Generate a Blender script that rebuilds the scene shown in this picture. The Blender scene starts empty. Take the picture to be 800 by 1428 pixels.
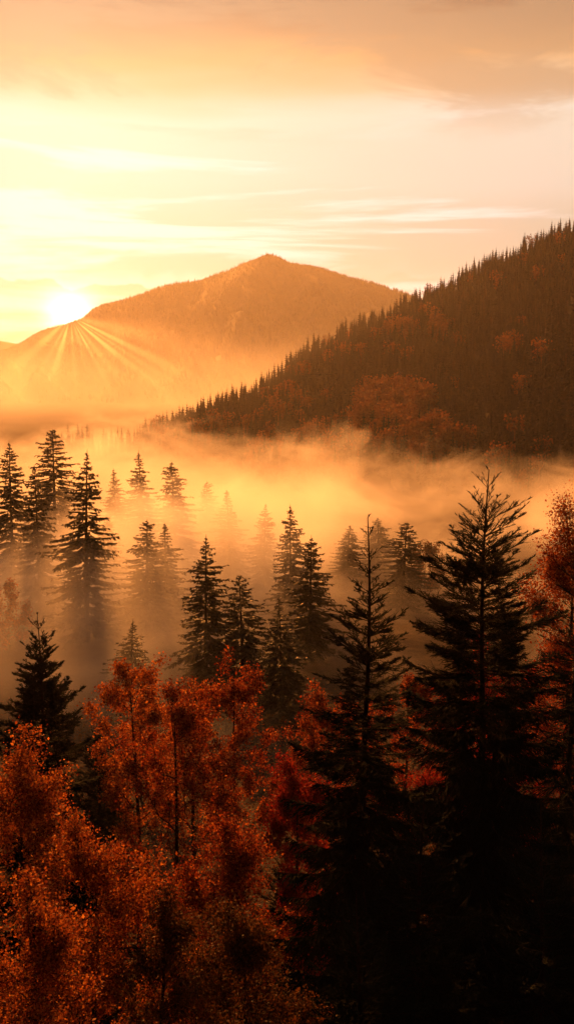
import bpy, math, random
import numpy as np
from mathutils import Vector

R = math.radians
random.seed(7)
sc = bpy.context.scene
COL = sc.collection

# ------------------------------------------------------------------ camera
F = 1400.0                      # focal length in pixels of the 800 x 1428 picture
HZ = 520.0                      # picture row of the horizon
PITCH = math.atan((714.0 - HZ) / F)
cam_d = bpy.data.cameras.new("camera")
cam_d.sensor_fit = 'VERTICAL'
cam_d.sensor_height = 24.0
cam_d.lens = 24.0 * F / 1428.0
cam_d.clip_start = 0.1
cam_d.clip_end = 20000.0
cam = bpy.data.objects.new("camera", cam_d)
COL.objects.link(cam)
cam.location = (0, 0, 0)
cam.rotation_euler = (math.pi / 2 - PITCH, 0, 0)
sc.camera = cam

# ------------------------------------------------------------------ light
SUN_AZ = math.atan((104 - 400) / F)      # left of the view axis (+Y)
SUN_EL = R(14.5)
SUN_STRENGTH = 5.0
SUN_COL = (1.0, 0.32, 0.055)
EXPOSURE = 0.75
GLOW_EL = math.atan((HZ - 445) / F)     # where the bright disc sits in the sky, just over the ridge

sun_dir = Vector((math.sin(SUN_AZ) * math.cos(SUN_EL), math.cos(SUN_AZ) * math.cos(SUN_EL), math.sin(SUN_EL)))
sun_d = bpy.data.lights.new("sun", 'SUN')
sun_d.energy = SUN_STRENGTH
sun_d.color = SUN_COL
sun_d.angle = R(0.5)
sun = bpy.data.objects.new("sun", sun_d)
COL.objects.link(sun)
sun.rotation_euler = sun_dir.to_track_quat('Z', 'Y').to_euler()
sun.location = (-300, 600, 300)

HAZE_DENSITY = 0.58e-4
FOG_DENSITY = 0.0145


class NT:
    """small helper round a node tree"""
    def __init__(s, t):
        s.t = t
        t.nodes.clear()

    def n(s, typ, **kw):
        nd = s.t.nodes.new(typ)
        for k, v in kw.items():
            setattr(nd, k, v)
        return nd

    def put(s, sock, v):
        if isinstance(v, bpy.types.NodeSocket):
            s.t.links.new(v, sock)
        elif v is not None:
            sock.default_value = v

    def m(s, op, a, b=None, c=None, clamp=False):
        nd = s.n('ShaderNodeMath', operation=op, use_clamp=clamp)
        s.put(nd.inputs[0], a)
        if b is not None: s.put(nd.inputs[1], b)
        if c is not None: s.put(nd.inputs[2], c)
        return nd.outputs[0]

    def vm(s, op, a, b=None, out=0):
        nd = s.n('ShaderNodeVectorMath', operation=op)
        s.put(nd.inputs[0], a)
        if b is not None: s.put(nd.inputs[1], b)
        return nd.outputs[out]

    def mr(s, v, a, b, c=0.0, d=1.0, smooth=False):
        nd = s.n('ShaderNodeMapRange')
        nd.interpolation_type = 'SMOOTHSTEP' if smooth else 'LINEAR'
        nd.clamp = True
        s.put(nd.inputs[0], v)
        for i, x in enumerate((a, b, c, d)):
            s.put(nd.inputs[1 + i], x)
        return nd.outputs[0]

    def noise(s, vec, scale, detail=2.0, rough=0.5, dist=0.0, out=0):
        nd = s.n('ShaderNodeTexNoise')
        s.put(nd.inputs['Vector'], vec)
        nd.inputs['Scale'].default_value = scale
        nd.inputs['Detail'].default_value = detail
        nd.inputs['Roughness'].default_value = rough
        nd.inputs['Distortion'].default_value = dist
        return nd.outputs[out]

    def ramp(s, v, stops, interp='LINEAR'):
        nd = s.n('ShaderNodeValToRGB')
        cr = nd.color_ramp
        cr.interpolation = interp
        while len(cr.elements) > 1:
            cr.elements.remove(cr.elements[-1])
        for i, (p, c) in enumerate(stops):
            e = cr.elements[0] if i == 0 else cr.elements.new(p)
            e.position = p
            e.color = (*c, 1.0)
        s.put(nd.inputs[0], v)
        return nd.outputs[0]

    def mix(s, f, a, b, blend='MIX'):
        nd = s.n('ShaderNodeMix', data_type='RGBA', blend_type=blend)
        s.put(nd.inputs[0], f)
        s.put(nd.inputs[6], a if isinstance(a, bpy.types.NodeSocket) else (*a, 1.0))
        s.put(nd.inputs[7], b if isinstance(b, bpy.types.NodeSocket) else (*b, 1.0))
        return nd.outputs[2]

    def comb(s, x, y, z):
        nd = s.n('ShaderNodeCombineXYZ')
        for i, v in enumerate((x, y, z)):
            s.put(nd.inputs[i], v)
        return nd.outputs[0]


def srgb(r, g, b):
    f = lambda c: c / 12.92 if c <= 0.04045 else ((c + 0.055) / 1.055) ** 2.4
    return (f(r / 255), f(g / 255), f(b / 255))


# ------------------------------------------------------------------ sky
world = bpy.data.worlds.new("World")
sc.world = world
world.use_nodes = True
w = NT(world.node_tree)
tc = w.n('ShaderNodeTexCoord')
gen = tc.outputs['Generated']
sep = w.n('ShaderNodeSeparateXYZ')
w.put(sep.inputs[0], gen)
dx, dy, dz = sep.outputs
sky = w.n('ShaderNodeTexSky', sky_type='NISHITA')
sky.sun_disc = False
sky.sun_elevation = SUN_EL
sky.sun_rotation = SUN_AZ
sky.altitude = 600
sky.dust_density = 4.0
el = w.m('MULTIPLY', w.m('ARCSINE', dz), 180 / math.pi)          # elevation in degrees
az = w.m('MULTIPLY', w.m('ARCTAN2', dx, dy), 180 / math.pi)      # azimuth in degrees, 0 = +Y
# long flat cloud layers: stretched noise over azimuth / elevation
wob = w.noise(w.comb(w.m('MULTIPLY', az, 0.05), w.m('MULTIPLY', el, 0.22), 3.1), 1.0, 4.0, 0.55)
el2 = w.m('ADD', el, w.m('MULTIPLY', w.m('SUBTRACT', wob, 0.5), 3.4))
base = w.ramp(w.mr(el2, -2.0, 38.0), [
    (0.00, (.34, .38, .34)), (.15, (.48, .50, .42)), (.24, (.54, .54, .44)),
    (.30, (.74, .70, .60)), (.385, (.86, .79, .64)), (.42, (.86, .60, .36)),
    (.455, (.84, .43, .16)), (.490, (.52, .27, .12)), (.53, (.27, .16, .095)),
    (.60, (.14, .105, .095)), (.75, (.085, .090, .105)), (1.0, (.070, .086, .115))])
# bright streaks with soft edges, and greyer patches in the orange layer
st = w.noise(w.comb(w.m('MULTIPLY', az, 0.035), w.m('MULTIPLY', el, 0.42), 8.3), 1.0, 5.0, 0.6, 0.6)
stm = w.m('MULTIPLY', w.mr(st, 0.48, 0.60, 0, 1, True), w.mr(el, 15.0, 11.5, 0.0, 1.0, True))
c1 = w.mix(w.m('MULTIPLY', stm, 0.85), base, (0.92, 0.95, 0.92))
gp = w.noise(w.comb(w.m('MULTIPLY', az, 0.07), w.m('MULTIPLY', el, 0.30), 21.7), 1.0, 5.0, 0.6, 0.4)
gpm = w.m('MULTIPLY', w.mr(gp, 0.44, 0.58, 0, 1, True), w.mr(el, 11.5, 15.0, 0.0, 1.0, True))
c2 = w.mix(w.m('MULTIPLY', gpm, 0.7), c1, (.52, .32, .17))
# a low bank with a bright billowed edge near the far mountain
bn = w.noise(w.comb(w.m('MULTIPLY', az, 0.22), 0.0, 5.5), 1.0, 6.0, 0.55)
edge = w.m('ADD', 5.0, w.m('MULTIPLY', w.m('SUBTRACT', bn, 0.5), 3.6))
be = w.m('SUBTRACT', el, edge)
rim = w.m('MULTIPLY', w.mr(be, -0.05, 0.05, 0, 1, True), w.mr(be, 0.9, 0.0, 0, 1, True))
low = w.m('MULTIPLY', w.mr(be, 0.05, -0.05, 0, 1, True), w.mr(be, -1.6, 0.0, 0, 1, True))
azf = w.mr(az, 2.0, -8.0, 0.15, 1.0, True)
c3 = w.mix(w.m('MULTIPLY', w.m('MULTIPLY', low, 0.5), azf), c2, (.50, .36, .24))
c4 = w.mix(w.m('MULTIPLY', w.m('MULTIPLY', rim, 0.6), azf), c3, (.95, .92, .84))
# the sun's own disc and the bright air round it
gd = Vector((math.sin(SUN_AZ) * math.cos(GLOW_EL), math.cos(SUN_AZ) * math.cos(GLOW_EL), math.sin(GLOW_EL)))
dotn = w.vm('DOT_PRODUCT', w.vm('NORMALIZE', gen), tuple(gd), 1)
ang = w.m('MULTIPLY', w.m('ARCCOSINE', w.m('MINIMUM', dotn, 0.9999999)), 180 / math.pi)
g1 = w.m('MULTIPLY', w.m('EXPONENT', w.m('MULTIPLY', w.m('POWER', w.m('DIVIDE', ang, 1.15), 2.0), -1.0)), 3.0)
g2 = w.m('MULTIPLY', w.m('EXPONENT', w.m('MULTIPLY', ang, -0.38)), 0.22)
glow = w.vm('SCALE', (1.0, 0.88, 0.70))
w.t.nodes[-1].inputs[3].default_value = 1.0
w.put(w.t.nodes[-1].inputs[3], w.m('ADD', g1, g2))
nishita = w.vm('SCALE', sky.outputs[0])
w.t.nodes[-1].inputs[3].default_value = 0.006
tot = w.vm('ADD', w.vm('ADD', c4, glow), nishita)
# the dull cloud fills all the sky away from the sunset too
back = w.mr(w.m('ABSOLUTE', az), 35.0, 110.0, 1.0, 0.10, True)
amb = w.mr(el, -4.0, -1.0, 0.06, 1.0, True)
fin = w.vm('SCALE', tot)
w.put(w.t.nodes[-1].inputs[3], w.m('MULTIPLY', back, amb))
bg = w.n('ShaderNodeBackground')
w.put(bg.inputs[0], fin)
bg.inputs[1].default_value = 0.50
wo = w.n('ShaderNodeOutputWorld')
w.put(wo.inputs[0], bg.outputs[0])

sc.view_settings.view_transform = 'Standard'
sc.view_settings.look = 'None'
sc.view_settings.exposure = EXPOSURE
sc.view_settings.gamma = 1.0
sc.view_settings.use_curve_mapping = False
sc.render.film_transparent = False
cy = sc.cycles
cy.volume_bounces = 6
cy.max_bounces = 10
cy.diffuse_bounces = 2
cy.transmission_bounces = 3
cy.volume_step_rate = 1.0
cy.volume_max_steps = 128
cy.use_denoising = True
cy.sample_clamp_indirect = 4.0


# ------------------------------------------------------------------ layout helpers
def P(px, py, y):
    """point at depth y (metres along +Y) that a pixel of the 800 x 1428 picture looks at"""
    v = (714.0 - py) / F
    cy_, sy_ = math.cos(PITCH), math.sin(PITCH)
    d = ((px - 400.0) / F, cy_ + sy_ * v, -sy_ + cy_ * v)
    k = y / d[1]
    return np.array((d[0] * k, y, d[2] * k))


def ztan(py):
    """height per metre of depth for a picture row"""
    return P(400, py, 1.0)[2]


def row(x, y, z):
    """picture column and row of a point"""
    c, s = math.cos(PITCH), math.sin(PITCH)
    dep = y * c - z * s
    up = y * s + z * c
    return 400 + F * x / dep, 714 - F * up / dep


def vnoise(x, y, seed=0.0):
    """cheap smooth wavy noise, about -1..1"""
    r = np.zeros_like(np.asarray(x, float) + np.asarray(y, float))
    k = seed * 1.7 + 0.3
    for a, b, c, amp in ((1.0, 0.31, 0.0, .5), (-0.42, 1.13, 2.1, .5), (1.9, -1.3, 4.2, .3), (2.3, 2.9, 1.1, .22), (-4.3, 3.1, 0.7, .14), (5.1, 6.3, 3.3, .1)):
        r = r + amp * np.sin(a * x + b * y + c + k * (1 + abs(a)))
    return r


GY = [-60, -10, 0, 3, 10, 20, 28, 40, 60, 90, 120, 160, 210, 300, 450, 900, 20000]
GZ = [4, -1.0, -1.7, -4.0, -13, -22, -26.5, -30, -33.5, -37.5, -42, -45.5, -49.5, -53, -56, -60, -60]


def gz(x, y):
    z = np.interp(y, GY, GZ)
    a = np.clip((np.asarray(y, float) - 20) / 60, 0, 1)
    k = np.clip((-(np.asarray(x, float)) - 10) / 60, 0, 1) * np.clip((np.asarray(y, float) - 120) / 60, 0, 1)
    return z + a * 1.0 * vnoise(np.asarray(x) / 17.0, np.asarray(y) / 19.0, 1) + 6 * k


# right-hand hill: crest line in picture columns, with its depth
HC_PX = [-300, 60, 130, 180, 250, 300, 360, 430, 500, 565, 620, 680, 740, 800, 900, 1100, 1500]
HC_PY = [640, 626, 612, 598, 577, 552, 531, 476, 441, 413, 389, 352, 324, 300, 268, 245, 245]
HC_Y = [620, 640, 660, 680, 740, 800, 860, 940, 980, 1000, 1000, 980, 950, 920, 860, 780, 700]


def hz(x, y):
    x = np.asarray(x, float); y = np.asarray(y, float)
    px = 400 + F * x / np.maximum(y, 1)
    yc = np.interp(px, HC_PX, HC_Y)
    zc = yc * np.array([ztan(v) for v in HC_PY])[0] * 0
    zt = np.interp(px, HC_PX, [ztan(v) for v in HC_PY])
    zc = yc * zt - 13.0
    yb = np.interp(px, [0, 250, 500, 700, 900, 1500], [560, 540, 470, 400, 330, 250])
    t = (y - yb) / (yc - yb)
    zb = -60.0
    tt = np.clip(t, -0.3, 1)
    up = zb + (zc - zb) * np.where(tt > 0, tt ** 0.92, tt)
    over = np.clip(t - 1, 0, 9)
    z = np.where(t > 1, zc - (zc - zb) * np.clip(over * 1.1, 0, 1) ** 1.3, up)
    bump = 5.5 * vnoise(px / 55.0, y / 90.0, 2) * np.clip(t * 2, 0, 1) * np.clip((1.0 - t) * 3, 0.0, 1)
    return z + bump


MC_PX = [-500, -200, -80, 0, 25, 60, 80, 95, 120, 134, 150, 190, 215, 240, 280, 320, 345, 362, 375, 388, 402, 418, 432, 450, 470, 520, 560, 620, 700, 800, 1000, 1500]
MC_PY = [520, 512, 500, 489, 480, 459, 453, 450, 441, 428, 421, 411, 402, 394, 388, 374, 362, 355, 350, 354, 362, 365, 366, 371, 378, 393, 406, 430, 460, 490, 510, 520]
MC_D = 3600.0


def mz(x, y):
    x = np.asarray(x, float); y = np.asarray(y, float)
    px = 400 + F * x / np.maximum(y, 1)
    yc = MC_D + 200 * np.sin(px / 170.0)
    zc = yc * np.interp(px, MC_PX, [ztan(v) for v in MC_PY]) - 9.0
    yb = 1700.0
    t = (y - yb) / (yc - yb)
    zb = -62.0
    tt = np.clip(t, -0.2, 1)
    up = zb + (zc - zb) * np.where(tt > 0, 0.35 * tt + 0.65 * tt ** 1.7, tt)
    over = np.clip(t - 1, 0, 9)
    z = np.where(t > 1, zc - (zc - zb) * np.clip(over * 1.5, 0, 1) ** 1.2, up)
    rid = (np.abs(vnoise(px / 42.0 + y / 900.0, y / 700.0, 3)) - 0.4) * 62 + 14 * vnoise(px / 11.0, y / 160.0, 5)
    return z + rid * np.clip(t * 3, 0, 1) * np.clip((1.0 - t) * 4, 0.0, 1)


# ------------------------------------------------------------------ mesh building
class MB:
    def __init__(s):
        s.v, s.q, s.t, s.n = [], [], [], 0

    def add(s, v, q=None, t=None):
        v = np.asarray(v, float).reshape(-1, 3)
        if q is not None and len(q): s.q.append(np.asarray(q, int) + s.n)
        if t is not None and len(t): s.t.append(np.asarray(t, int) + s.n)
        s.v.append(v)
        s.n += len(v)

    def segs(s, a, b, ra, rb, k=3):
        """many tapered k-sided prisms from a[i] to b[i]"""
        a = np.asarray(a, float).reshape(-1, 3); b = np.asarray(b, float).reshape(-1, 3)
        n = len(a)
        if n == 0: return
        ra = np.broadcast_to(np.asarray(ra, float), (n,)); rb = np.broadcast_to(np.asarray(rb, float), (n,))
        d = b - a
        d /= np.maximum(np.linalg.norm(d, axis=1, keepdims=True), 1e-9)
        ref = np.where(np.abs(d[:, 2:3]) > 0.9, np.array([[1.0, 0, 0]]), np.array([[0, 0, 1.0]]))
        u = np.cross(d, ref); u /= np.linalg.norm(u, axis=1, keepdims=True)
        w_ = np.cross(d, u)
        ph = np.arange(k) * 2 * np.pi / k
        ring = u[:, None, :] * np.cos(ph)[None, :, None] + w_[:, None, :] * np.sin(ph)[None, :, None]
        v = np.concatenate([a[:, None, :] + ring * ra[:, None, None], b[:, None, :] + ring * rb[:, None, None]], axis=1)
        i = np.arange(k); j = (i + 1) % k
        q = np.stack([i, j, j + k, i + k], axis=1)
        s.add(v, (q[None] + (np.arange(n) * 2 * k)[:, None, None]).reshape(-1, 4))

    def blades(s, a, d, wd):
        """thin triangles: root a, tip a+d, width vector wd"""
        a = np.asarray(a, float).reshape(-1, 3)
        n = len(a)
        if n == 0: return
        v = np.stack([a - wd * 0.5, a + wd * 0.5, a + d], axis=1)
        s.add(v, None, np.arange(n * 3).reshape(-1, 3))

    def kites(s, a, d, wd, m=0.45):
        """leaf shaped quads: root a, tip a+d, widest at m"""
        a = np.asarray(a, float).reshape(-1, 3)
        n = len(a)
        if n == 0: return
        mid = a + d * m
        v = np.stack([a, mid + wd * 0.5, a + d, mid - wd * 0.5], axis=1)
        s.add(v, np.arange(n * 4).reshape(-1, 4))

    def arrays(s):
        v = np.concatenate(s.v) if s.v else np.zeros((0, 3))
        q = np.concatenate(s.q) if s.q else np.zeros((0, 4), int)
        t = np.concatenate(s.t) if s.t else np.zeros((0, 3), int)
        return v, q, t

    def mesh(s, name, mat, smooth=False):
        v, q, t = s.arrays()
        me = bpy.data.meshes.new(name)
        me.vertices.add(len(v))
        me.vertices.foreach_set("co", v.astype(np.float32).ravel())
        nl = q.size + t.size
        me.loops.add(nl)
        me.loops.foreach_set("vertex_index", np.concatenate([q.ravel(), t.ravel()]).astype(np.int32))
        npoly = len(q) + len(t)
        me.polygons.add(npoly)
        start = np.concatenate([np.arange(len(q)) * 4, q.size + np.arange(len(t)) * 3])
        me.polygons.foreach_set("loop_start", start.astype(np.int32))
        if smooth:
            me.polygons.foreach_set("use_smooth", np.ones(npoly, bool))
        me.update(calc_edges=True)
        me.validate()
        for mm in (mat if isinstance(mat, (list, tuple)) else [mat]):
            me.materials.append(mm)
        return me


def link(name, me, parent=None, loc=None):
    o = bpy.data.objects.new(name, me)
    COL.objects.link(o)
    if parent is not None: o.parent = parent
    if loc is not None: o.location = loc
    return o


def tag(o, label=None, cat=None, group=None, kind=None):
    for k, v in (('label', label), ('category', cat), ('group', group), ('kind', kind)):
        if v: o[k] = v
    return o


def norm(a):
    return a / np.maximum(np.linalg.norm(a, axis=-1, keepdims=True), 1e-9)


# ------------------------------------------------------------------ materials
def mat_foliage(name, stops, transl=0.0, rough=0.6, spec=0.25, noise=None):
    """colour picked per leaf / twig from a ramp"""
    m = bpy.data.materials.new(name)
    m.use_nodes = True
    t = NT(m.node_tree)
    g = t.n('ShaderNodeNewGeometry')
    f = g.outputs['Random Per Island']
    if noise:
        nz = t.noise(g.outputs['Position'], noise, 2.0, 0.6)
        f = t.m('ADD', t.m('MULTIPLY', f, 0.45), t.mr(nz, 0.3, 0.7, 0.0, 0.55))
    c = t.ramp(f, stops)
    p = t.n('ShaderNodeBsdfPrincipled')
    t.put(p.inputs['Base Color'], c)
    p.inputs['Roughness'].default_value = rough
    p.inputs['Specular IOR Level'].default_value = spec
    out = t.n('ShaderNodeOutputMaterial')
    if transl > 0:
        tr = t.n('ShaderNodeBsdfTranslucent')
        t.put(tr.inputs[0], c)
        mx = t.n('ShaderNodeMixShader')
        mx.inputs[0].default_value = transl
        t.put(mx.inputs[1], p.outputs[0])
        t.put(mx.inputs[2], tr.outputs[0])
        t.put(out.inputs[0], mx.outputs[0])
    else:
        t.put(out.inputs[0], p.outputs[0])
    return m


def mat_ground(name, stops, scale, bump=0.5, bscale=None):
    m = bpy.data.materials.new(name)
    m.use_nodes = True
    t = NT(m.node_tree)
    g = t.n('ShaderNodeNewGeometry')
    nz = t.noise(g.outputs['Position'], scale, 6.0, 0.65)
    n2 = t.noise(g.outputs['Position'], scale * 7, 4.0, 0.6)
    f = t.m('ADD', t.m('MULTIPLY', nz, 0.7), t.m('MULTIPLY', n2, 0.3))
    c = t.ramp(t.mr(f, 0.3, 0.7), stops)
    p = t.n('ShaderNodeBsdfPrincipled')
    t.put(p.inputs['Base Color'], c)
    p.inputs['Roughness'].default_value = 0.95
    p.inputs['Specular IOR Level'].default_value = 0.1
    b = t.n('ShaderNodeBump')
    b.inputs['Strength'].default_value = bump
    b.inputs['Distance'].default_value = 1.0
    t.put(b.inputs['Height'], t.noise(g.outputs['Position'], bscale or scale * 4, 5.0, 0.7))
    t.put(p.inputs['Normal'], b.outputs[0])
    out = t.n('ShaderNodeOutputMaterial')
    t.put(out.inputs[0], p.outputs[0])
    return m


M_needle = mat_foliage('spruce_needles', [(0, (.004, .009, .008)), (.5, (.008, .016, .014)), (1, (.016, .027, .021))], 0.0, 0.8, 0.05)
M_bark = mat_ground('spruce_bark', [(0, (.012, .010, .009)), (1, (.034, .026, .021))], 6.0, 0.6, 30)
M_birchbark = mat_ground('autumn_tree_bark', [(0, (.018, .013, .010)), (1, (.050, .036, .028))], 5.0, 0.5, 25)
M_mid = mat_foliage('misty_spruce_needles', [(0, (.020, .024, .014)), (.6, (.035, .036, .020)), (1, (.060, .050, .026))], 0.15, 0.6, 0.25)
M_farneedle = mat_foliage('hill_spruce_needles', [(0, (.010, .012, .010)), (.35, (.022, .021, .016)), (.7, (.046, .036, .025)), (1, (.10, .052, .026))], 0.12, 0.8, 0.08, 0.10)
M_farleaf = mat_foliage('hill_autumn_leaves', [(0, (.09, .032, .018)), (.5, (.21, .070, .026)), (1, (.36, .13, .04))], 0.35, 0.7, 0.15, 0.06)
M_orange = mat_foliage('orange_leaves', [(0, (.10, .020, .008)), (.35, (.27, .058, .013)), (.75, (.50, .135, .024)), (1, (.75, .30, .055))], 0.45, 0.65, 0.12)  # leaf tones vary; the palest end paints in sunlit specks
M_rust = mat_foliage('rust_red_leaves', [(0, (.08, .012, .007)), (.4, (.22, .034, .010)), (.8, (.43, .085, .016)), (1, (.68, .22, .04))], 0.45, 0.65, 0.12)  # top stop brightened to colour in sun-caught leaves
M_red = mat_foliage('crimson_leaves', [(0, (.10, .008, .006)), (.5, (.28, .020, .010)), (1, (.45, .048, .014))], 0.45, 0.65, 0.12)
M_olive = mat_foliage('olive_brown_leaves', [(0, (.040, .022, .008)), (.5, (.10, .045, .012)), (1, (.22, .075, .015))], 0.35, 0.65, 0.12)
M_floor = mat_ground('leaf_litter', [(0, (.020, .014, .009)), (.5, (.045, .028, .016)), (1, (.085, .050, .026))], 0.25, 0.6, 1.5)
M_hill = mat_ground('wooded_hill_soil', [(0, (.020, .016, .012)), (1, (.050, .036, .026))], 0.03, 0.8, 0.2)
M_mount = mat_ground('wooded_mountain_slopes', [(0, (.030, .026, .020)), (.5, (.055, .044, .032)), (1, (.11, .080, .055))], 0.004, 1.0, 0.02)


# ------------------------------------------------------------------ terrain
def sheet(name, us, ys, xf, zf, mat):
    U, Y = np.meshgrid(us, ys)
    X = xf(U, Y)
    Z = zf(X, Y)
    v = np.stack([X, Y, Z], -1).reshape(-1, 3)
    nu, ny = len(us), len(ys)
    i = (np.arange(ny - 1)[:, None] * nu + np.arange(nu - 1)[None]).ravel()
    q = np.stack([i, i + 1, i + nu + 1, i + nu], 1)
    b = MB(); b.add(v, q)
    return tag(link(name, b.mesh(name, mat, True)), kind='structure')


ys = np.concatenate([np.linspace(-60, 0, 12), np.linspace(1, 60, 60), np.linspace(62, 300, 100), np.geomspace(306, 9000, 60)])
sheet('ground', np.linspace(-1.6, 1.6, 260), ys, lambda u, y: u * (np.abs(y) + 60), gz, M_floor)
px2u = lambda p: (p - 400) / F
sheet('hill', px2u(np.linspace(-250, 1400, 300)), np.concatenate([np.linspace(240, 1050, 170), np.linspace(1060, 1600, 30)]),
      lambda u, y: u * y, hz, M_hill)
o = sheet('mountain', px2u(np.linspace(-480, 1450, 560)), np.linspace(1650, 4700, 190), lambda u, y: u * y, mz, M_mount)


def fz(x, y):
    px = 400 + F * np.asarray(x) / np.asarray(y)
    zc = 5600 * np.interp(px, [-500, -100, 0, 20, 60, 120, 200, 1400], [ztan(v) for v in (468, 470, 474, 478, 484, 492, 500, 505)])
    return -60 + (zc + 60) * np.exp(-((np.asarray(y) - 5600) / 420.0) ** 2)


sheet('far_hills', px2u(np.linspace(-500, 1400, 120)), np.linspace(4750, 6500, 30), lambda u, y: u * y, fz, M_mount)


# ------------------------------------------------------------------ spruce builders
def spruce_near(H, prof, rng, dens=1.0, bare=3.0, low=30.0, thick=1.0):
    """detailed spruce for the foreground, base at the origin. prof(s) = half width at s metres under the tip."""
    tr, cr = MB(), MB()
    # slightly wavy trunk
    n = 26
    hh = np.linspace(0, H, n)
    ax = np.stack([0.10 * np.sin(hh * 0.5 + rng.uniform(0, 6)) * (hh / H), 0.10 * np.cos(hh * 0.37 + rng.uniform(0, 6)) * (hh / H), hh], 1)
    rr = 0.013 + 0.0105 * (H - hh)
    tr.segs(ax[:-1], ax[1:], rr[:-1], rr[1:], 8)
    axp = lambda h: np.array([np.interp(h, hh, ax[:, k]) for k in range(3)])
    s = 0.02
    whorl = 0
    while s < min(low, H - 1.5):
        main = 1
        k = int(rng.integers(4, 6)) if s > bare * .5 else int(rng.integers(3, 5))
        ph0 = rng.uniform(0, 6.28)
        for b in range(k + (int(rng.integers(2, 5)) if s > bare else int(rng.integers(0, 2)) if s > .8 else 0)):
            inter = b >= k
            h = H - s - (rng.uniform(0.05, 0.4) if inter else rng.uniform(-.03, .03))
            ss = H - h
            L = prof(ss) * rng.uniform(0.55, 1.18) * (0.55 if inter else 1.0)
            if L < 0.06: continue
            phi = ph0 + b * 6.283 / k + rng.uniform(-.3, .3) if not inter else rng.uniform(0, 6.283)
            e0 = R(np.interp(ss, [0, 1, 3, 6, 10, 18], [56, 40, 24, 4, -13, -26]) + rng.uniform(-9, 9))
            curl = R(np.interp(ss, [0, 1, 3, 6, 10, 18], [2, 4, 8, 20, 28, 30]))
            m = max(4, int(L / 0.22))
            tt = np.linspace(0, 1, m + 1)
            el_ = e0 + curl * (tt ** 1.4) + R(4) * rng.standard_normal(m + 1)
            az_ = phi + R(5) * rng.standard_normal(m + 1)
            st = np.stack([np.cos(az_) * np.cos(el_), np.sin(az_) * np.cos(el_), np.sin(el_)], 1) * (L / m)
            pts = axp(h) + np.concatenate([np.zeros((1, 3)), st[:-1].cumsum(0)])
            pts = np.concatenate([pts, pts[-1:] + st[-1:]])
            m = len(pts) - 1
            br = (0.004 + 0.0085 * L * (1 - np.linspace(0, 1, m + 1))) * thick
            tr.segs(pts[:-1], pts[1:], br[:-1], br[1:], 4)
            # side twigs
            nt = int(max(3, L * np.interp(ss, [0, bare, bare + 2, 9], [6, 8, 18, 24]) * dens))
            f = rng.uniform(0.10 if ss > bare else 0.25, 1.0, nt)
            f[0] = 1.0
            fi = f * m
            i0 = np.minimum(fi.astype(int), m - 1)
            base_ = pts[i0] + (pts[i0 + 1] - pts[i0]) * (fi - i0)[:, None]
            fwd = norm(pts[i0 + 1] - pts[i0])
            side = norm(np.cross(fwd, [0, 0, 1.0])) * np.where(rng.random(nt) < .5, 1, -1)[:, None]
            droop = np.interp(ss, [0, 2, 5, 10, 16], [-.45, -.30, -.05, .6, 1.1])
            dirn = norm(fwd * rng.uniform(.6, 1.1, nt)[:, None] + side * rng.uniform(.45, 1.0, nt)[:, None]
                        - np.array([0, 0, 1.0]) * (droop + rng.uniform(-.35, .35, nt))[:, None])
            dirn[0] = fwd[0]
            tl = (0.10 + 0.42 * L * (1 - f) ** 0.8 * rng.uniform(.5, 1.1, nt)) * np.interp(ss, [0, 5], [.9, 1.0])
            tl = np.clip(tl, 0.08, 0.85)
            tip = base_ + dirn * tl[:, None]
            cr.segs(base_, tip, 0.013 * thick, 0.007 * thick, 3)
            A, D, LL = [base_], [dirn], [tl]
            # second order twigs
            nn = int(np.interp(ss, [0, bare, bare + 1.5, 9], [0, 1.2, 3.2, 4.2]) * dens + rng.random())
            for _ in range(nn):
                g = rng.uniform(.2, .95, nt)
                a2 = base_ + dirn * (tl * g)[:, None]
                s2 = norm(np.cross(dirn, [0, 0, 1.0])) * np.where(rng.random(nt) < .5, 1, -1)[:, None]
                d2 = norm(dirn * .8 + s2 * rng.uniform(.2, 1., nt)[:, None] - np.array([0, 0, 1.0]) * (droop * .9 + rng.uniform(-.3, .5, nt))[:, None])
                l2 = tl * rng.uniform(.25, .6, nt)
                cr.segs(a2, a2 + d2 * l2[:, None], 0.008 * thick, 0.005 * thick, 3)
                A.append(a2); D.append(d2); LL.append(l2)
            # needles along every twig, and along the outer branch
            A.append(pts[:-1]); D.append(norm(pts[1:] - pts[:-1])); LL.append(np.linalg.norm(pts[1:] - pts[:-1], axis=1))
            A = np.concatenate(A); D = np.concatenate(D); LL = np.concatenate(LL)
            per = np.interp(ss, [0, bare, 7], [24, 30, 26])
            cnt = np.maximum(1, (LL * per).astype(int))
            idx = np.repeat(np.arange(len(A)), cnt)
            g = rng.random(len(idx))
            a3 = A[idx] + D[idx] * (LL[idx] * g)[:, None]
            rnd = rng.standard_normal((len(idx), 3))
            out = norm(rnd - (rnd * D[idx]).sum(1, keepdims=True) * D[idx])
            d3 = (D[idx] * 0.75 + out * 0.8) * rng.uniform(.028, .055, len(idx))[:, None] * thick
            wd = norm(np.cross(d3, rng.standard_normal((len(idx), 3)))) * 0.011 * thick
            cr.blades(a3, d3, wd)
        s += np.interp(s, [0, .5, bare, bare + 2, 10], [.62, .58, .46, .34, .40]) * rng.uniform(.8, 1.2)
        whorl += 1
    return tr, cr


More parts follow.
